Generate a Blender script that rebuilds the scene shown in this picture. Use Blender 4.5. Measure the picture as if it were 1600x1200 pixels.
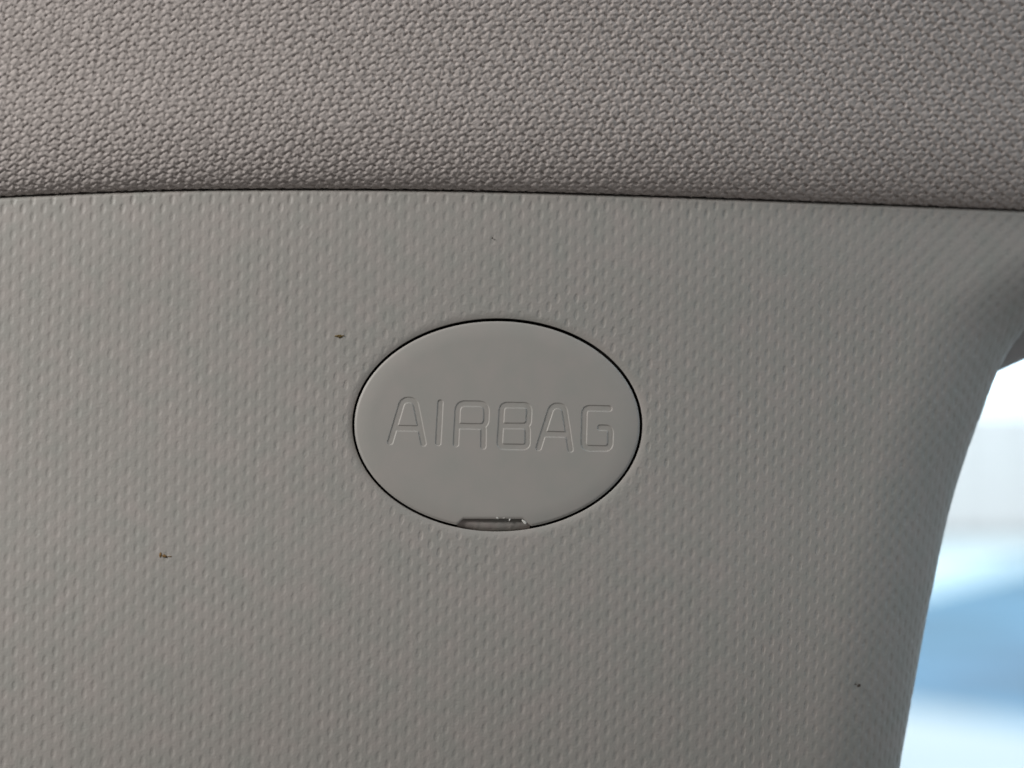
import bpy, math, random
import numpy as np
from mathutils import Vector

# ------------------------------------------------------------------ scene, camera, light, exposure
for o in list(bpy.data.objects):
    bpy.data.objects.remove(o)
scene = bpy.context.scene
K = 1e-4            # one drawing unit = 0.1 mm
D = 7000.0          # camera stands 0.7 m in front of the trim

cam_data = bpy.data.cameras.new('camera')
cam = bpy.data.objects.new('camera', cam_data)
scene.collection.objects.link(cam)
cam.location = (0, -D * K, 0)
cam.rotation_euler = (math.radians(90), 0, 0)
cam_data.sensor_width = 36
cam_data.lens = 36 * D / 1600
cam_data.clip_start = 0.02
cam_data.clip_end = 500
cam_data.dof.use_dof = True
cam_data.dof.focus_distance = D * K + 0.011
cam_data.dof.aperture_fstop = 18
scene.camera = cam

world = bpy.data.worlds.new('World')
scene.world = world
world.use_nodes = True
bg = world.node_tree.nodes['Background']
bg.inputs['Color'].default_value = (1.0, 0.965, 0.93, 1)
bg.inputs['Strength'].default_value = 0.165


def area(name, loc, target, sx, sy, power, col):
    l = bpy.data.lights.new(name, 'AREA')
    l.shape = 'RECTANGLE'
    l.size, l.size_y = sx, sy
    l.energy = power
    l.color = col
    o = bpy.data.objects.new(name, l)
    scene.collection.objects.link(o)
    o.location = loc
    o.rotation_euler = (Vector(target) - Vector(loc)).to_track_quat('-Z', 'Y').to_euler()
    return o


# daylight from the car's other windows, on the left in front of the pillar
area('windscreen_light', (-0.96, -0.88, 0.66), (-0.02, 0, 0), 0.60, 0.36, 18.0, (1.0, 0.985, 0.96))
# the open sky over the street outside, cooler than the light in the cabin
area('street_skylight', (8.0, 18.0, 20.0), (4.0, 32.0, -1.0), 20, 20, 21500.0, (0.77, 0.90, 1.0))

vs = scene.view_settings
vs.view_transform = 'Standard'
vs.look = 'None'
vs.exposure = 0.0
vs.gamma = 1.0
vs.use_curve_mapping = False
scene.render.engine = 'CYCLES'
scene.cycles.use_denoising = True
scene.cycles.max_bounces = 8

rng = np.random.default_rng(7)
random.seed(7)


# ------------------------------------------------------------------ helpers
def tag(o, label=None, cat=None, group=None, kind=None):
    for k, v in (('label', label), ('category', cat), ('group', group), ('kind', kind)):
        if v:
            o[k] = v
    return o


def empty(name, loc=(0, 0, 0)):
    o = bpy.data.objects.new(name, None)
    scene.collection.objects.link(o)
    o.location = loc
    o.empty_display_size = 0.01
    return o


def mesh_obj(name, verts, quads, mat, parent=None, tris=None, smooth=True, scale=K):
    verts = np.asarray(verts, dtype=np.float64) * scale
    quads = np.asarray(quads, dtype=np.int32).reshape(-1, 4)
    tris = np.zeros((0, 3), np.int32) if tris is None else np.asarray(tris, np.int32).reshape(-1, 3)
    me = bpy.data.meshes.new(name)
    nq, nt = len(quads), len(tris)
    me.vertices.add(len(verts))
    me.vertices.foreach_set('co', verts.astype(np.float32).ravel())
    idx = np.concatenate([quads.ravel(), tris.ravel()]).astype(np.int32)
    me.loops.add(len(idx))
    me.loops.foreach_set('vertex_index', idx)
    me.polygons.add(nq + nt)
    starts = np.concatenate([np.arange(nq) * 4, nq * 4 + np.arange(nt) * 3]).astype(np.int32)
    me.polygons.foreach_set('loop_start', starts)
    me.polygons.foreach_set('use_smooth', np.full(nq + nt, smooth))
    me.update(calc_edges=True)
    me.validate()
    me.materials.append(mat)
    o = bpy.data.objects.new(name, me)
    scene.collection.objects.link(o)
    if parent:
        o.parent = parent
        o.matrix_parent_inverse = parent.matrix_basis.inverted()
    return o


def box_obj(name, lo, hi, mat, parent=None):
    x0, y0, z0 = lo
    x1, y1, z1 = hi
    v = [(x0, y0, z0), (x1, y0, z0), (x1, y1, z0), (x0, y1, z0), (x0, y0, z1), (x1, y0, z1), (x1, y1, z1), (x0, y1, z1)]
    q = [(0, 3, 2, 1), (4, 5, 6, 7), (0, 1, 5, 4), (1, 2, 6, 5), (2, 3, 7, 6), (3, 0, 4, 7)]
    return mesh_obj(name, v, q, mat, parent, smooth=False, scale=1.0)


def world_xyz(px, py, Y):
    """drawing coordinates (right, down) and depth -> scene units"""
    f = 1 + Y / D
    return np.stack(np.broadcast_arrays((px - 800.0) * f, Y, (600.0 - py) * f), -1)


def sstep(a, b, x):
    t = np.clip((x - a) / (b - a), 0, 1)
    return t * t * (3 - 2 * t)


def value_noise(x, y, cell, seed):
    r = np.random.default_rng(seed).random((257, 257))
    gx, gy = x / cell, y / cell
    ix, iy = np.floor(gx).astype(int), np.floor(gy).astype(int)
    fx, fy = gx - ix, gy - iy
    fx, fy = fx * fx * (3 - 2 * fx), fy * fy * (3 - 2 * fy)
    g = lambda a, b: r[a % 257, b % 257]
    return ((g(ix, iy) * (1 - fx) + g(ix + 1, iy) * fx) * (1 - fy) + (g(ix, iy + 1) * (1 - fx) + g(ix + 1, iy + 1) * fx) * fy) * 2 - 1


# ------------------------------------------------------------------ materials
def new_mat(name):
    m = bpy.data.materials.new(name)
    m.use_nodes = True
    return m, m.node_tree.nodes, m.node_tree.links, m.node_tree.nodes['Principled BSDF']


def plastic(name, col, rough, spec, grain, grain_scale, blotch=0.03):
    m, n, l, p = new_mat(name)
    tc = n.new('ShaderNodeTexCoord')
    big = n.new('ShaderNodeTexNoise')
    big.inputs['Scale'].default_value = 260
    big.inputs['Detail'].default_value = 5
    l.new(tc.outputs['Object'], big.inputs['Vector'])
    ramp = n.new('ShaderNodeValToRGB')
    a = (col[0] * (1 - 1.7 * blotch), col[1] * (1 - 0.7 * blotch), col[2] * (1 - 0.8 * blotch), 1)
    b = (col[0] * (1 + 1.7 * blotch), col[1] * (1 + 0.7 * blotch), col[2] * (1 + 0.9 * blotch), 1)
    ramp.color_ramp.elements[0].color, ramp.color_ramp.elements[0].position = a, 0.3
    ramp.color_ramp.elements[1].color, ramp.color_ramp.elements[1].position = b, 0.7
    l.new(big.outputs['Fac'], ramp.inputs['Fac'])
    l.new(ramp.outputs['Color'], p.inputs['Base Color'])
    mr = n.new('ShaderNodeMapRange')
    mr.inputs['To Min'].default_value = rough - 0.06
    mr.inputs['To Max'].default_value = rough + 0.06
    l.new(big.outputs['Fac'], mr.inputs['Value'])
    l.new(mr.outputs['Result'], p.inputs['Roughness'])
    p.inputs['Specular IOR Level'].default_value = spec
    fine = n.new('ShaderNodeTexNoise')
    fine.inputs['Scale'].default_value = grain_scale
    fine.inputs['Detail'].default_value = 3
    l.new(tc.outputs['Object'], fine.inputs['Vector'])
    bp = n.new('ShaderNodeBump')
    bp.inputs['Strength'].default_value = grain
    bp.inputs['Distance'].default_value = 0.0001
    l.new(fine.outputs['Fac'], bp.inputs['Height'])
    l.new(bp.outputs['Normal'], p.inputs['Normal'])
    return m


def simple(name, col, rough=0.6, noise=0.0, scale=5.0):
    m, n, l, p = new_mat(name)
    p.inputs['Roughness'].default_value = rough
    tc = n.new('ShaderNodeTexCoord')
    t = n.new('ShaderNodeTexNoise')
    t.inputs['Scale'].default_value = scale
    t.inputs['Detail'].default_value = 4
    l.new(tc.outputs['Object'], t.inputs['Vector'])
    r = n.new('ShaderNodeValToRGB')
    r.color_ramp.elements[0].color = tuple(c * (1 - noise) for c in col) + (1,)
    r.color_ramp.elements[1].color = tuple(min(1, c * (1 + noise)) for c in col) + (1,)
    r.color_ramp.elements[0].position, r.color_ramp.elements[1].position = 0.35, 0.65
    l.new(t.outputs['Fac'], r.inputs['Fac'])
    l.new(r.outputs['Color'], p.inputs['Base Color'])
    return m


M_TRIM = plastic('grained_trim_plastic', (0.386, 0.368, 0.344), 0.52, 0.42, 0.55, 2600)
M_CAP = plastic('smooth_cap_plastic', (0.394, 0.377, 0.353), 0.50, 0.38, 0.10, 4200, 0.02)
M_LEDGE = plastic('worn_cap_plastic', (0.30, 0.285, 0.265), 0.6, 0.3, 0.6, 3000, 0.12)
M_SOCKET = simple('dark_socket_backing', (0.03, 0.028, 0.026), 0.7, 0.1, 300)
M_FRAME = plastic('frame_plastic', (0.58, 0.59, 0.61), 0.6, 0.3, 0.2, 2000)
M_BOARD = simple('headliner_board', (0.20, 0.18, 0.16), 0.9, 0.2, 500)
M_BURR = simple('burr_plastic', (0.62, 0.61, 0.58), 0.35, 0.05, 2000)
M_DIRT = simple('dried_dirt', (0.20, 0.115, 0.038), 0.8, 0.5, 4000)
M_DIRT_OLIVE = simple('olive_dirt', (0.13, 0.085, 0.022), 0.8, 0.5, 4000)
M_DIRT_DARK = simple('dark_dirt', (0.035, 0.024, 0.018), 0.8, 0.4, 4000)


def fabric_mat():
    m, n, l, p = new_mat('knit_headliner_fabric')
    p.inputs['Roughness'].default_value = 0.9
    p.inputs['Specular IOR Level'].default_value = 0.15
    p.inputs['Sheen Weight'].default_value = 0.12
    p.inputs['Sheen Roughness'].default_value = 0.5
    tc = n.new('ShaderNodeTexCoord')
    t = n.new('ShaderNodeTexNoise')
    t.inputs['Scale'].default_value = 900
    t.inputs['Detail'].default_value = 4
    l.new(tc.outputs['Object'], t.inputs['Vector'])
    r = n.new('ShaderNodeValToRGB')
    r.color_ramp.elements[0].color = (0.400, 0.362, 0.345, 1)
    r.color_ramp.elements[1].color = (0.520, 0.472, 0.452, 1)
    r.color_ramp.elements[0].position, r.color_ramp.elements[1].position = 0.3, 0.7
    l.new(t.outputs['Fac'], r.inputs['Fac'])
    l.new(r.outputs['Color'], p.inputs['Base Color'])
    f = n.new('ShaderNodeTexNoise')
    f.inputs['Scale'].default_value = 3800
    f.inputs['Detail'].default_value = 3
    l.new(tc.outputs['Object'], f.inputs['Vector'])
    b = n.new('ShaderNodeBump')
    b.inputs['Strength'].default_value = 0.6
    b.inputs['Distance'].default_value = 0.00012
    l.new(f.outputs['Fac'], b.inputs['Height'])
    l.new(b.outputs['Normal'], p.inputs['Normal'])
    return m


M_FABRIC = fabric_mat()


def glass_mat():
    m = bpy.data.materials.new('window_glass')
    m.use_nodes = True
    n, l = m.node_tree.nodes, m.node_tree.links
    n.clear()
    out = n.new('ShaderNodeOutputMaterial')
    mix = n.new('ShaderNodeMixShader')
    fr = n.new('ShaderNodeFresnel')
    fr.inputs['IOR'].default_value = 1.45
    tr = n.new('ShaderNodeBsdfTransparent')
    tr.inputs['Color'].default_value = (0.93, 0.97, 0.985, 1)
    gl = n.new('ShaderNodeBsdfGlossy')
    gl.inputs['Roughness'].default_value = 0.02
    l.new(fr.outputs[0], mix.inputs[0])
    l.new(tr.outputs[0], mix.inputs[1])
    l.new(gl.outputs[0], mix.inputs[2])
    l.new(mix.outputs[0], out.inputs[0])
    return m


M_GLASS = glass_mat()

# ------------------------------------------------------------------ the setting outside: ground, road, pavement, sky
GZ = -1.4


def ground_pt(px, py, z=GZ):
    d = -z / ((py - 600.0) / D) if py > 600 else 60.0      # metres from the camera
    return ((px - 800.0) / D * d, d - D * K, z)


M_GROUND = simple('pale_concrete', (0.235, 0.228, 0.222), 0.8, 0.08, 0.6)
M_ROAD = simple('blue_grey_asphalt', (0.046, 0.100, 0.146), 0.85, 0.45, 0.6)
M_WALL = simple('white_wall_paint', (0.60, 0.535, 0.50), 0.7, 0.02, 1.0)
M_KERB = simple('pale_paving', (0.44, 0.47, 0.46), 0.8, 0.05, 1.0)


def ground_sheet(name, near, far, mat, z):
    """strip between a near and a far edge with the same number of points"""
    v = [(x, y, z) for (x, y, _) in near] + [(x, y, z) for (x, y, _) in far]
    n = len(near)
    o = mesh_obj(name, v, [(i, i + 1, n + i + 1, n + i) for i in range(n - 1)], mat, smooth=False, scale=1.0)
    return tag(o, kind='structure')


G = ground_pt
ground_sheet('ground', [(-40, 2, 0), (60, 2, 0)], [(-40, 120, 0), (60, 120, 0)], M_GROUND, GZ)
road_far = [G(800, 1012), G(1440, 922), G(1600, 884), G(2200, 815)]
ground_sheet('road', [G(800, 1035), G(1430, 1107), G(1600, 1132), G(2200, 1220)], road_far, M_ROAD, GZ + 0.004)
M_PATCH = simple('dark_asphalt_repair', (0.036, 0.072, 0.110), 0.85, 0.40, 0.9)
ground_sheet('road_patch', [G(1390, 1066), G(1500, 1098), G(1610, 1116), G(1760, 1122), G(1960, 1080)],
             [G(1400, 1052), G(1500, 1036), G(1600, 1002), G(1740, 985), G(1940, 1010)], M_PATCH, GZ + 0.009)
ground_sheet('pavement', road_far, [(-8, 37.4, 0), (0.5, 37.4, 0), (5, 37.4, 0), (16, 45.0, 0)], M_KERB, GZ + 0.004)

m_sky = bpy.data.materials.new('bright_sky')
m_sky.use_nodes = True
nn = m_sky.node_tree.nodes
nn.clear()
so, se = nn.new('ShaderNodeOutputMaterial'), nn.new('ShaderNodeEmission')
se.inputs['Color'].default_value = (0.72, 0.89, 1.0, 1)
se.inputs['Strength'].default_value = 2.9
m_sky.node_tree.links.new(se.outputs[0], so.inputs[0])
sv, sq = [], []
for i in range(25):
    a = math.radians(-6 + 166 * i / 24)
    for j in range(9):
        e = math.radians(-2 + 60 * j / 8)
        sv.append((110 * math.cos(a) * math.cos(e), 110 * math.sin(a) * math.cos(e), 110 * math.sin(e)))
for i in range(24):
    for j in range(8):
        sq.append((i * 9 + j, i * 9 + j + 1, (i + 1) * 9 + j + 1, (i + 1) * 9 + j))
tag(mesh_obj('sky', sv, sq, m_sky, scale=1.0), kind='structure')

# the pale wall across the street, in wide upright panels
wy = 38.5
wall = tag(empty('white_wall', (4, wy, GZ)), 'pale white panelled wall blurred far outside the window', 'wall', kind='thing')
top = (600 - 632) / D * (wy + 0.7)
box_obj('wall_core', (-6, wy + 0.06, GZ), (16, wy + 0.4, top - 0.03), M_WALL, wall)
x = -5.95
while x < 15.6:
    w = 0.34
    box_obj('panel', (x, wy + random.uniform(-0.03, 0.0), GZ + 0.05), (x + w - 0.03, wy + 0.055, top), M_WALL, wall)
    x += w

# ------------------------------------------------------------------ pillar trim
XS = np.arange(-400, 2301, 1.0)
TH = np.radians(np.clip(0.0186 * XS, -6, 34))
PROF = np.cumsum(np.tan(TH))
PROF -= np.interp(0, XS, PROF)
ARC = np.cumsum(np.sqrt(1 + np.tan(TH) ** 2) * (1 + PROF / D))


def P(px):
    return np.interp(px, XS, PROF)


def S(px):
    return np.interp(px, XS, ARC)


def cr(x, xs, ys):
    """smooth curve through points"""
    xs, ys = np.asarray(xs, float), np.asarray(ys, float)
    m = np.gradient(ys, xs)
    x = np.clip(x, xs[0], xs[-1])
    i = np.clip(np.searchsorted(xs, x) - 1, 0, len(xs) - 2)
    h = xs[i + 1] - xs[i]
    t = (x - xs[i]) / h
    return ((2 * t ** 3 - 3 * t ** 2 + 1) * ys[i] + (t ** 3 - 2 * t ** 2 + t) * h * m[i]
            + (-2 * t ** 3 + 3 * t ** 2) * ys[i + 1] + (t ** 3 - t ** 2) * h * m[i + 1])


def edge(py):
    return cr(py, [200, 260, 320, 380, 430, 480, 520, 570, 640, 760, 920, 1060, 1200, 1400],
              [2240, 2120, 1990, 1850, 1737, 1645, 1598, 1565, 1536, 1494, 1457, 1431, 1406, 1372])


def seam(px):
    return cr(px, [-400, 0, 250, 500, 700, 1000, 1300, 1600, 2300], [330, 308, 298, 296, 298, 306, 317, 329, 362])


CX, CY = 777.0, 664.0
HA, HB = 227.8, 167.6       # hole
CA, CB = 222.3, 161.9       # cap

PITCH_S, PITCH_Z = 31.1, 26.6
amp_rand = rng.uniform(0.75, 1.2, (400, 400))
jit = rng.normal(0, 0.35, (400, 400, 2))


def dimples(px, py):
    """moulded oval pits in a staggered lattice"""
    s = S(px) - S(0.0) + 0.018 * (py - 600)
    z = (py - 300.0) * (1 + P(px) / D) + 0.004 * px
    out = np.zeros(np.broadcast(px, py).shape)
    for off in (0.0, 0.5):
        i = np.round(s / PITCH_S - off)
        j = np.round(z / PITCH_Z - off)
        ii, jj = (i.astype(int) * 2 + int(off * 2)) % 400, (j.astype(int) * 2 + int(off * 2)) % 400
        u = s - (i + off) * PITCH_S - jit[ii, jj, 0]
        v = z - (j + off) * PITCH_Z - jit[ii, jj, 1]
        u = u + 0.07 * v
        r = np.sqrt((u / 4.3) ** 2 + (v / 8.8) ** 2)
        out += amp_rand[ii, jj] * (0.72 * (1 - sstep(0.60, 1.04, r)) + 0.28 * np.clip(1 - r * r, 0, 1))
    return out


def trim_relief(px, py):
    """extra depth (away from the viewer) on the trim surface"""
    q = np.sqrt(((px - CX) / HA) ** 2 + ((py - CY) / HB) ** 2)
    dh = (q - 1) * (HA * HB) / np.sqrt((HB * (px - CX) / HA) ** 2 + (HA * (py - CY) / HB) ** 2 + 1e-6) * np.maximum(q, 1e-3)
    fade = sstep(3.0, 11.0, dh)
    lip = 2.4 * np.clip(1 - dh / 12.0, 0, 1) ** 2
    tuck = 27.0 * np.clip((seam(px) + 5 - py) / 7.0, 0, 2.2) ** 2
    tuck = tuck + 7.0 * np.clip((seam(px) + 160 - py) / 160.0, 0, 1.3) ** 2
    wav = 0.35 * value_noise(px + 500, py, 90, 3)
    return (0.78 + 0.14 * value_noise(px + 400, py + 400, 120, 17)) * (1 + 0.7 * (1 - sstep(10, 45, py - seam(px)))) * dimples(px, py) * fade + lip + tuck + wav


DX, DY = 1.6, 2.4
R_ROLL, B_ROLL = 140.0, 92.0
xs_main = np.arange(-220, 1150 + 0.1, DX)
py_rows = np.arange(259, 1345, DY)
n_mid, n_roll = 300, 140
e_rows = edge(py_rows)
cols = [np.broadcast_to(xs_main, (len(py_rows), len(xs_main)))]
e_slope = -np.gradient(e_rows, py_rows)[:, None]
e_slope = np.convolve(np.pad(e_slope[:, 0], 30, 'edge'), np.ones(61) / 61, 'valid')[:, None]
R_ROW = R_ROLL * np.sqrt(1 + 0.35 * e_slope ** 2)          # a little wider where the edge runs slantwise
roll0 = e_rows - R_ROW[:, 0]
t = (np.arange(1, n_mid + 1) / n_mid)[None, :]
x_last = xs_main[-1]
cols.append(x_last + (roll0[:, None] - x_last) * t)
phi = (np.arange(1, n_roll + 1) / n_roll * math.radians(90))[None, :]
cols.append(roll0[:, None] + R_ROW * np.sin(phi))
PX = np.concatenate(cols, 1)
PY = np.broadcast_to(py_rows[:, None], PX.shape)
ROLL = np.concatenate([np.zeros((len(py_rows), len(xs_main) + n_mid)), np.broadcast_to(B_ROLL * (1 - np.cos(phi)), (len(py_rows), n_roll))], 1)


def belly(py):
    """the panel leans away towards its lower end"""
    return 2.5e-4 * np.clip(py - 845, 0, None) ** 2


base = P(PX) + ROLL + belly(PY)
n_x, n_y = 1 / np.sqrt(1 + e_slope ** 2), e_slope / np.sqrt(1 + e_slope ** 2)
rel = trim_relief(PX + 0.72 * ROLL * n_x * n_x, PY + 0.72 * ROLL * n_x * n_y) * (1 + 0.55 * np.clip(ROLL / B_ROLL, 0, 1))
# pits push along the surface normal: mostly into depth, sideways on the roll
nx = np.sin(np.concatenate([np.zeros((len(py_rows), len(xs_main) + n_mid)), np.broadcast_to(phi, (len(py_rows), n_roll))], 1))
ny = np.sqrt(1 - nx ** 2)
V = world_xyz(PX - rel * nx, PY, base + rel * ny)
# return flange behind the rolled edge
extra_px = np.stack([e_rows - 3, e_rows - 8, e_rows - 22], 1)
extra_Y = np.stack([P(e_rows) + B_ROLL + 14, P(e_rows) + B_ROLL + 60, P(e_rows) + B_ROLL + 150], 1) + belly(py_rows)[:, None]
V = np.concatenate([V, world_xyz(extra_px, np.broadcast_to(py_rows[:, None], extra_px.shape), extra_Y)], 1)
# turned-back border on the left, top and bottom, so that the panel is a shell with thickness
left = V[:, :1] + np.array([0, 30.0, 0])
V = np.concatenate([left, V], 1)
topr, botr = V[:1] + np.array([0, 30.0, 0]), V[-1:] + np.array([0, 30.0, 0])
V = np.concatenate([topr, V, botr], 0)
nr, nc = V.shape[:2]
IDX = np.arange(nr * nc).reshape(nr, nc)
# rectangle round the cap hole, snapped to the grid
j0 = 1 + int(round((504 + 220) / DX))
j1 = 1 + int(round((1050 + 220) / DX))
i0 = 1 + int(round((428 - 259) / DY))
i1 = 1 + int(round((900 - 259) / DY))
keep = np.ones((nr - 1, nc - 1), bool)
keep[i0:i1, j0:j1] = False
q = np.stack([IDX[:-1, :-1], IDX[1:, :-1], IDX[1:, 1:], IDX[:-1, 1:]], -1)[keep]
# ring patch from that rectangle to the hole, then the rounded lip and the wall of the socket
ring_ij = ([(i0, j) for j in range(j0, j1)] + [(i, j1) for i in range(i0, i1)]
           + [(i1, j) for j in range(j1, j0, -1)] + [(i, j0) for i in range(i1, i0, -1)])
rpx = np.array([xs_main[j - 1] for i, j in ring_ij])
rpy = np.array([py_rows[i - 1] for i, j in ring_ij])
rid = np.array([IDX[i, j] for i, j in ring_ij])
mx, my = (rpx.min() + rpx.max()) / 2, (rpy.min() + rpy.max()) / 2
ang = np.arctan2((rpy - my) / (rpy.max() - my), (rpx - mx) / (rpx.max() - mx))
epx, epy = CX + HA * np.cos(ang), CY + HB * np.sin(ang)
NRAD = 60
rings, ids = [], [rid]
nv = nr * nc
allv = [V.reshape(-1, 3)]
inx, iny = -np.cos(ang) / HA, -np.sin(ang) / HB
il = np.sqrt(inx ** 2 + iny ** 2)
inx, iny = inx / il, iny / il
for k in range(1, NRAD + 1):
    u = k / NRAD
    u = 1 - (1 - u) ** 1.25
    x_, y_ = rpx + (epx - rpx) * u, rpy + (epy - rpy) * u
    allv.append(world_xyz(x_, y_, P(x_) + belly(y_) + trim_relief(x_, y_)))
    ids.append(nv + np.arange(len(rid)))
    nv += len(rid)
for inset, dep in ((0.5, 0.25), (0.9, 0.8), (1.1, 1.8), (1.2, 6), (1.25, 34)):
    x_, y_ = epx + inx * inset, epy + iny * inset
    allv.append(world_xyz(x_, y_, P(x_) + 2.4 + dep))
    ids.append(nv + np.arange(len(rid)))
    nv += len(rid)
qs = [q]
for a, b in zip(ids[:-1], ids[1:]):
    qs.append(np.stack([a, np.roll(a, -1), np.roll(b, -1), b], -1)[:, ::-1])
allv = np.concatenate(allv)
allq = np.concatenate(qs)

trim = tag(empty('pillar_trim', (0, 0.01, -0.06)), 'grey plastic pillar trim panel with fine pitted grain and rounded right edge', 'car trim', kind='thing')
mesh_obj('panel', allv, allq[:, ::-1], M_TRIM, trim)
# near-black bottom closing the socket behind the cap, added against light leaks
th = np.linspace(0, 2 * math.pi, 96, endpoint=False)
sx_, sy_ = CX + (HA + 3) * np.cos(th), CY + (HB + 3) * np.sin(th)
sock = np.concatenate([world_xyz(sx_, sy_, P(sx_) + 30), world_xyz(sx_, sy_, P(sx_) + 44),
                       world_xyz(np.array([CX]), np.array([CY]), P(np.array([CX])) + 30), world_xyz(np.array([CX]), np.array([CY]), P(np.array([CX])) + 44)])
i_ = np.arange(96)
n_ = (i_ + 1) % 96
mesh_obj('cap_socket', sock, np.stack([i_, n_, n_ + 96, i_ + 96], -1), M_SOCKET, trim,
         tris=np.concatenate([np.stack([np.full(96, 192), i_, n_], -1), np.stack([np.full(96, 193), n_ + 96, i_ + 96], -1)]))

# ------------------------------------------------------------------ airbag cap
def fillet(pts, r):
    """polyline with rounded corners"""
    pts = [np.array(p, float) for p in pts]
    out = [pts[0]]
    for a, b, c in zip(pts[:-2], pts[1:-1], pts[2:]):
        d1, d2 = (a - b), (c - b)
        l1, l2 = np.linalg.norm(d1), np.linalg.norm(d2)
        d1, d2 = d1 / l1, d2 / l2
        rr = min(r, l1 * 0.49, l2 * 0.49)
        p0, p2 = b + d1 * rr, b + d2 * rr
        for t in np.linspace(0, 1, 9):
            out.append((1 - t) ** 2 * p0 + 2 * t * (1 - t) * b + t * t * p2)
    out.append(pts[-1])
    return out


LETTERS = [
    ('A', [fillet([(609.8, 690.5), (629.5, 624.8), (648.4, 625.2), (661.8, 693.0)], 9), [(617.5, 669.0), (656.5, 669.6)]]),
    ('I', [[(688.2, 629.2), (684.8, 692.0)]]),
    ('R', [fillet([(712.4, 693.8), (715.6, 630.4), (760.4, 631.2), (759.6, 666.8), (714.4, 665.6)], 12), fillet([(744.0, 666.2), (755.6, 666.6), (755.2, 697.5)], 6)]),
    ('B', [fillet([(782.6, 665.4), (784.4, 632.8), (827.2, 633.4), (825.8, 665.6), (782.6, 665.4)], 9),
           fillet([(782.6, 665.4), (824.6, 665.8), (824.2, 698.6), (780.4, 698.0), (782.6, 665.4)], 8)]),
    ('A', [fillet([(841.6, 699.8), (862.4, 634.0), (881.2, 634.4), (891.4, 702.4)], 9), [(849.0, 678.2), (887.0, 679.0)]]),
    ('G', [fillet([(952.0, 638.4), (913.4, 637.6), (911.8, 700.2), (953.2, 701.0), (954.4, 668.8), (938.0, 668.2)], 9)]),
]
HALF = 4.7


def seg_dist(px, py, paths):
    d = np.full(px.shape, 1e9)
    for path in paths:
        for a, b in zip(path[:-1], path[1:]):
            ax, ay = a
            bx, by = b
            vx, vy = bx - ax, by - ay
            L = vx * vx + vy * vy
            if L < 1e-9:
                continue
            t = np.clip(((px - ax) * vx + (py - ay) * vy) / L, 0, 1)
            d = np.minimum(d, np.hypot(px - ax - t * vx, py - ay - t * vy))
    return d


def notch_y(px):
    return 810.6 + 0.85 * np.clip(np.abs(px - 770.5) - 46.5, 0, None)


def cap_round(px, py):
    """the cap's rim falls away softly, then turns over"""
    q_ = np.sqrt(((px - CX) / CA) ** 2 + ((py - CY) / CB) ** 2)
    d = (1 - q_) * q_ / np.sqrt(((px - CX) / CA ** 2) ** 2 + ((py - CY) / CB ** 2) ** 2 + 1e-9)
    d2 = (notch_y(px) - py) * 0.8
    d = np.clip(d, 0, None)
    d2 = np.clip(d2, 0, None)
    dm = np.minimum(d, d2)
    return 2.6 * np.clip(1 - d / 30.0, 0, 1) ** 2.2 + 1.3 * np.clip(1 - dm / 3.5, 0, 1) ** 2


slope_c = float((P(CX + 1) - P(CX - 1)) / 2)


def cap_base(px, py):
    tang = P(CX) + slope_c * (px - CX)
    r2 = ((px - CX) / CA) ** 2 + ((py - CY) / CB) ** 2
    return 0.72 * P(px) + 0.28 * tang - 0.6 - 1.6 * (1 - r2)


CS = 0.62
gx = np.arange(598, 969, CS)
gy = np.arange(612, 717, CS)
GX, GY = np.meshgrid(gx, gy)
letter_d = np.stack([seg_dist(GX, GY, paths) - HALF for _, paths in LETTERS])
dmin = letter_d.min(0)
engr = 1.3 * (1 - sstep(-1.0, 0.45, dmin)) + 0.12 * value_noise(GX, GY, 7, 11) * (dmin < -1)
GV = world_xyz(GX, GY, cap_base(GX, GY) + cap_round(GX, GY) + engr)
gr, gc = GX.shape
GI = np.arange(gr * gc).reshape(gr, gc)
gq = np.stack([GI[:-1, :-1], GI[1:, :-1], GI[1:, 1:], GI[:-1, 1:]], -1)
qd = np.minimum(np.minimum(letter_d[:, :-1, :-1], letter_d[:, 1:, :-1]), np.minimum(letter_d[:, 1:, 1:], letter_d[:, :-1, 1:]))
owner = np.where(qd.min(0) < 1.6, qd.argmin(0), -1)
pring = ([(0, j) for j in range(gc - 1)] + [(i, gc - 1) for i in range(gr - 1)]
         + [(gr - 1, j) for j in range(gc - 1, 0, -1)] + [(i, 0) for i in range(gr - 1, 0, -1)])
cpx = np.array([gx[j] for i, j in pring])
cpy = np.array([gy[i] for i, j in pring])
cid = np.array([GI[i, j] for i, j in pring])
hx, hy = (gx[-1] - gx[0]) / 2, (gy[-1] - gy[0]) / 2
cang = np.arctan2((cpy - CY) / CB, (cpx - CX) / CA)
kx, ky = CX - 0.3 + CA * np.cos(cang), CY + 0.4 + CB * np.sin(cang)
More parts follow.
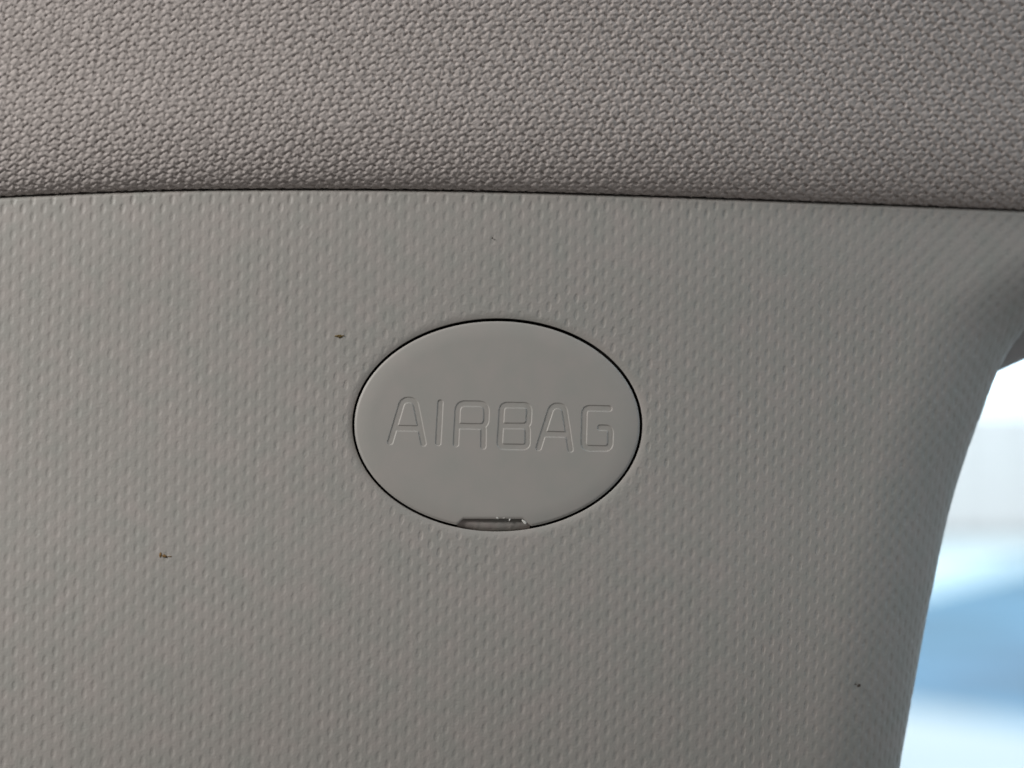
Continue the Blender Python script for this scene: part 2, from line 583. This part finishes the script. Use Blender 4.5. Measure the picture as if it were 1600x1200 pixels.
# pry notch cut into the lower rim
ymax = notch_y(kx) + 0.5 * value_noise(kx, kx * 0 + 3, 9, 21)
ky = np.minimum(ky, ymax)
allc, cids = [GV.reshape(-1, 3)], [cid]
nvc = gr * gc
for k in range(1, 61):
    u = 1 - (1 - k / 60) ** 1.7
    x_, y_ = cpx + (kx - cpx) * u, cpy + (ky - cpy) * u
    rnd = cap_round(x_, y_)
    allc.append(world_xyz(x_, y_, cap_base(x_, y_) + rnd))
    cids.append(nvc + np.arange(len(cid)))
    nvc += len(cid)
lx, ly = np.roll(kx, -1) - np.roll(kx, 1), np.roll(ky, -1) - np.roll(ky, 1)
ll = np.hypot(lx, ly) + 1e-9
ox, oy = ly / ll, -lx / ll
if ((ox * (kx - CX) + oy * (ky - CY)).mean()) < 0:
    ox, oy = -ox, -oy
for off, dep in ((0.35, 4.4), (0.55, 5.6), (0.6, 12), (0.6, 26)):
    x_, y_ = kx + ox * off, ky + oy * off
    allc.append(world_xyz(x_, y_, cap_base(x_, y_) + dep))
    cids.append(nvc + np.arange(len(cid)))
    nvc += len(cid)
cq = [gq[owner < 0]]
for a, b in zip(cids[:-1], cids[1:]):
    cq.append(np.stack([a, b, np.roll(b, -1), np.roll(a, -1)], -1)[:, ::-1])
allc = np.concatenate(allc)
cq = np.concatenate(cq)


def compact(verts, quads):
    used, inv = np.unique(quads, return_inverse=True)
    return verts[used], inv.reshape(-1, 4)


cap = tag(empty('airbag_cap', (0, 0.01, -0.0064)), 'oval smooth grey plastic cap engraved AIRBAG, set in the pillar trim', 'cap', kind='thing')
cv, cq2 = compact(allc, cq)
face = mesh_obj('cap_face', cv, cq2, M_CAP, cap)
for k, (ch, _) in enumerate(LETTERS):
    lv, lq = compact(GV.reshape(-1, 3), gq[owner == k])
    mesh_obj('letter', lv, lq, M_CAP, face)

# ledge seen in the notch
lxs = np.linspace(714, 828, 60)
vv, qq = [], []
prof = [(800, 11.0), (809, 10.6), (813, 9.6), (817, 7.6), (822, 8.2), (826, 12.0), (829.4, 17.0), (829.6, 27), (800, 27)]
for x_ in lxs:
    zlim = CY + CB * math.sqrt(max(0.0, 1 - ((x_ - CX) / CA) ** 2)) + 4.8 - 829.6
    for k, (yy, dep) in enumerate(prof):
        yv = yy if k in (0, 8) else min(yy, 829.6) + zlim * (yy - 800) / 29.6
        wob = 0.55 * float(value_noise(np.array(x_), np.array(yy), 6, 31)) if 0 < k < 6 else 0
        vv.append(world_xyz(np.array(x_), np.array(yv), P(x_) + dep + wob))
npz = len(prof)
for i in range(len(lxs) - 1):
    for k in range(npz):
        k2 = (k + 1) % npz
        qq.append((i * npz + k, i * npz + k2, (i + 1) * npz + k2, (i + 1) * npz + k))
ledge = mesh_obj('notch_ledge', np.array(vv), qq, M_LEDGE, cap)
tag(ledge, 'rough recessed ledge in the pry notch')


def lump(name, px, py, Y, rx, ry, rz, mat, parent=None, seed=1, rot=0.0, sub=12, rough=0.6):
    r = np.random.default_rng(seed)
    dirs = r.normal(size=(5, 3))
    amps = r.uniform(-0.35, 0.45, 5)
    v, qd_, tr = [], [], []
    nu, nv_ = sub * 2, sub
    for j in range(1, nv_):
        t_ = math.pi * j / nv_
        for i in range(nu):
            p_ = 2 * math.pi * i / nu
            d = np.array([math.sin(t_) * math.cos(p_), math.sin(t_) * math.sin(p_), math.cos(t_)])
            f = 1 + sum(a * math.sin(2.2 * float(d @ w)) for a, w in zip(amps, dirs)) * rough
            v.append(d * f)
    v.append(np.array([0, 0, 1.0]))
    v.append(np.array([0, 0, -1.0]))
    n0, n1 = len(v) - 2, len(v) - 1
    for j in range(nv_ - 2):
        for i in range(nu):
            qd_.append((j * nu + i, (j + 1) * nu + i, (j + 1) * nu + (i + 1) % nu, j * nu + (i + 1) % nu))
    for i in range(nu):
        tr.append((n0, i, (i + 1) % nu))
        tr.append((n1, (nv_ - 2) * nu + (i + 1) % nu, (nv_ - 2) * nu + i))
    v = np.array(v)
    x_, z_ = v[:, 0] * rx, v[:, 2] * rz
    c, s_ = math.cos(rot), math.sin(rot)
    ctr = world_xyz(np.array(px), np.array(py), np.array(Y))
    pts = np.stack([x_ * c - z_ * s_, v[:, 1] * ry, x_ * s_ + z_ * c], -1) + ctr
    return mesh_obj(name, pts, qd_, mat, parent, tris=tr)


for k, (bx_, by_, rx, rz, rot) in enumerate([(775.5, 808.6, 3.6, 1.3, -0.5), (788.5, 809.0, 2.4, 0.9, 0.3), (796.5, 812.2, 1.0, 2.2, -0.4), (819.0, 815.2, 4.6, 2.0, -0.75)]):
    lump('edge_burr', bx_, by_, float(cap_base(np.array(bx_), np.array(by_))) + 1.6, rx, 1.2, rz, M_BURR, cap, seed=40 + k, rot=rot, sub=8)

# ------------------------------------------------------------------ headliner
RZ, RY = 190.0, 64.0
BMAX = math.radians(78)
beta = np.linspace(math.radians(-55), BMAX, 900)
zz = RZ * (1 - np.cos(beta))
yy = -RY * np.sin(beta)
tang = np.array([-RY * math.cos(BMAX), RZ * math.sin(BMAX)])
tang /= np.linalg.norm(tang)
ext = np.arange(1, 480) * 1.0
zz = np.concatenate([zz, zz[-1] + tang[1] * ext])
yy = np.concatenate([yy, yy[-1] + tang[0] * ext - 0.00004 * ext ** 2])
arc = np.concatenate([[0], np.cumsum(np.hypot(np.diff(zz), np.diff(yy)))])
arc -= np.interp(0, np.concatenate([beta, BMAX + ext]), arc)
sa = np.arange(arc[0], 400, 1.35)
Hz, Hy = np.interp(sa, arc, zz), np.interp(sa, arc, yy)
dz, dy = np.gradient(Hz, sa), np.gradient(Hy, sa)       # normal = (dz toward viewer, -dy ...)
hx_ = np.arange(-130, 1830, 1.4)
HX, SA = np.meshgrid(hx_, sa)

CU, CVP = 29.2, 18.0
kamp = rng.uniform(0.75, 1.2, (500, 500, 4))
kjit = rng.normal(0, 0.45, (500, 500, 2))


def knit(px, s):
    """knitted stitches: a rounded nub under an arched groove, staggered rows"""
    u0 = px - (0.10 + 0.00018 * px) * s + 1.6 * value_noise(px + 900, s + 900, 160, 5)
    v0 = s - 0.034 * (px - 800) + 0.000012 * (px - 800) ** 2 + 1.6 * value_noise(px + 700, s + 900, 190, 6)
    out = np.zeros(px.shape)
    for off in (0.0, 0.5):
        for di in (-1, 0, 1):
            i = np.round(u0 / CU - off) + di
            for dj in (0, -1, 1):
                j = np.round(v0 / CVP - off) + dj
                ii = (i.astype(int) * 2 + int(off * 2)) % 500
                jj = (j.astype(int) * 2 + int(off * 2)) % 500
                u = u0 - (i + off) * CU - kjit[ii, jj, 0]
                v = v0 - (j + off) * CVP - kjit[ii, jj, 1]
                a = kamp[ii, jj]
                au = np.abs(u)
                # arched groove: two legs falling from a crown
                t_ = np.clip((au * 7.0 + (3.4 - v) * 4.6) / (7.0 ** 2 + 4.6 ** 2), 0, 1)
                dd = np.hypot(au - 7.0 * t_, v - 3.4 + 4.6 * t_)
                side = np.where(u < 0, 0.85 * a[..., 1], 1.45 * a[..., 2])
                out -= side * (2.3 + 0.9 * t_) * np.exp(-(dd / 1.75) ** 2)
                out -= side * 1.2 * np.exp(-((au - 5.8) / 2.4) ** 2 - ((v - 0.2) / 2.2) ** 2)
                out += a[..., 0] * 0.8 * np.exp(-(u / 5.0) ** 2 - ((v + 3.4) / 4.0) ** 2)             # nub
                out += 0.7 * np.exp(-((u - 12 + 0.5 * v) / 6.5) ** 2 - ((v - 2.0) / 3.0) ** 2)         # connecting yarn
    return out


kn = 0.70 * knit(HX, SA) + 0.85 * value_noise(HX + 300, SA + 300, 3.1, 8)
zc = np.broadcast_to(Hz[:, None], HX.shape) + kn * (-np.broadcast_to(dy[:, None], HX.shape)) * -1.0
yc = np.broadcast_to(Hy[:, None], HX.shape) - kn * np.broadcast_to(dz[:, None], HX.shape)
zc = np.broadcast_to(Hz[:, None], HX.shape) + kn * np.broadcast_to(dy[:, None], HX.shape)
HYW = P(HX) + 18.0 + yc
HV = world_xyz(HX, seam(HX) - 1.5 - zc, HYW)
hr, hc = HX.shape
HI = np.arange(hr * hc).reshape(hr, hc)
hq = np.stack([HI[:-1, :-1], HI[:-1, 1:], HI[1:, 1:], HI[1:, :-1]], -1).reshape(-1, 4)
head = tag(empty('headliner', (0, 0, 0.03)), 'pinkish grey knitted fabric headliner rolled over the top of the trim', 'headliner', kind='thing')
mesh_obj('fabric', HV.reshape(-1, 3), hq, M_FABRIC, head)
# moulded board under the fabric, its unseen lower end shaped to block outside light
bx = np.linspace(-125, 1825, 45)
prof2 = [(12, 130), (12, 22), (70, -24), (170, -50), (350, -86), (360, -30), (200, 30), (120, 130)]
vv, qq = [], []
for x_ in bx:
    for (zz_, dd_) in prof2:
        vv.append(world_xyz(np.array(x_), np.array(float(seam(np.array([x_]))[0]) - zz_), np.array(float(P(x_)) + dd_ + 34)))
for i in range(len(bx) - 1):
    for k in range(8):
        qq.append((i * 8 + k, i * 8 + (k + 1) % 8, (i + 1) * 8 + (k + 1) % 8, (i + 1) * 8 + k))
mesh_obj('backing_board', np.array(vv), qq, M_BOARD, head)

# ------------------------------------------------------------------ window beside the pillar
win = tag(empty('car_window', (0.09, 0.11, -0.06)), 'car side window with dark frame beyond the trim edge', 'window', kind='thing')
# header of the frame: a rounded bar behind the trim, its lower edge falling to the left
fv, fq = [], []
steps = np.linspace(0, 1, 40)
sec = [(0, -10), (-7, -6), (-10, 4), (-9, 60), (0, 70), (190, 70), (200, 40), (200, -10)]
for t_ in steps:
    px_ = 1440 + t_ * 620
    py_ = 636 - 76 * (t_ * 620 / 130) * (1 - 0.10 * t_ * 620 / 130)
    for (up, dep) in sec:
        fv.append(world_xyz(np.array(px_ + up * 0.45), np.array(py_ - up), np.array(640.0 + dep)))
for i in range(len(steps) - 1):
    for k in range(8):
        fq.append((i * 8 + k, (i + 1) * 8 + k, (i + 1) * 8 + (k + 1) % 8, i * 8 + (k + 1) % 8))
mesh_obj('window_frame', np.array(fv), fq, M_FRAME, win)
ga = world_xyz(np.array([1300.0, 2300, 2300, 1300]), np.array([1420.0, 1420, 330, 330]), np.array([660.0] * 4))
gb = ga + np.array([0, 36.0, 0])
mesh_obj('glass_pane', np.concatenate([ga, gb]), [(0, 1, 2, 3), (7, 6, 5, 4), (0, 4, 5, 1), (1, 5, 6, 2), (2, 6, 7, 3), (3, 7, 4, 0)], M_GLASS, win, smooth=False)

# ------------------------------------------------------------------ specks of dirt on the trim
def speck(px, py, rx, rz, rot, mat, label, seed, tail=None):
    o = lump('dirt_speck', px, py, float(P(px) + belly(py)) - 0.3, rx * 0.88, 1.2, rz * 0.88, mat, None, seed, rot, rough=0.6 if rx > 2 else 0.15)
    tag(o, label, 'dirt speck', 'specks of dirt on the trim')
    for k, (tx, ty, trx, trz, trot) in enumerate(tail or []):
        lump('crumb', tx, ty, float(P(tx) + belly(ty)) - 0.2, trx, 1.0, trz, mat, o, seed + 50 + k, trot, sub=8)


speck(530.0, 525.6, 4.0, 2.6, -0.1, M_DIRT_OLIVE, 'olive brown dirt speck above left of the oval cap', 3, [(525.5, 524.8, 2.6, 0.9, 0.1), (535.8, 524.6, 2.6, 0.8, 0.3)])
speck(250.6, 866.8, 2.0, 4.6, -0.15, M_DIRT, 'largest brown dirt speck, low on the left of the trim', 5, [(257.0, 868.6, 3.6, 1.9, -0.25), (265.0, 869.4, 3.2, 0.7, 0.0)])
speck(1342.0, 1071.2, 3.6, 2.4, 0.55, M_DIRT_DARK, 'dark speck near the rounded right edge of the trim', 9, [(1337.0, 1069.6, 2.2, 1.0, -0.1)])
speck(769.4, 372.0, 1.4, 1.3, 0.0, M_DIRT_DARK, 'tiny dark speck on the trim between seam and oval cap', 14)
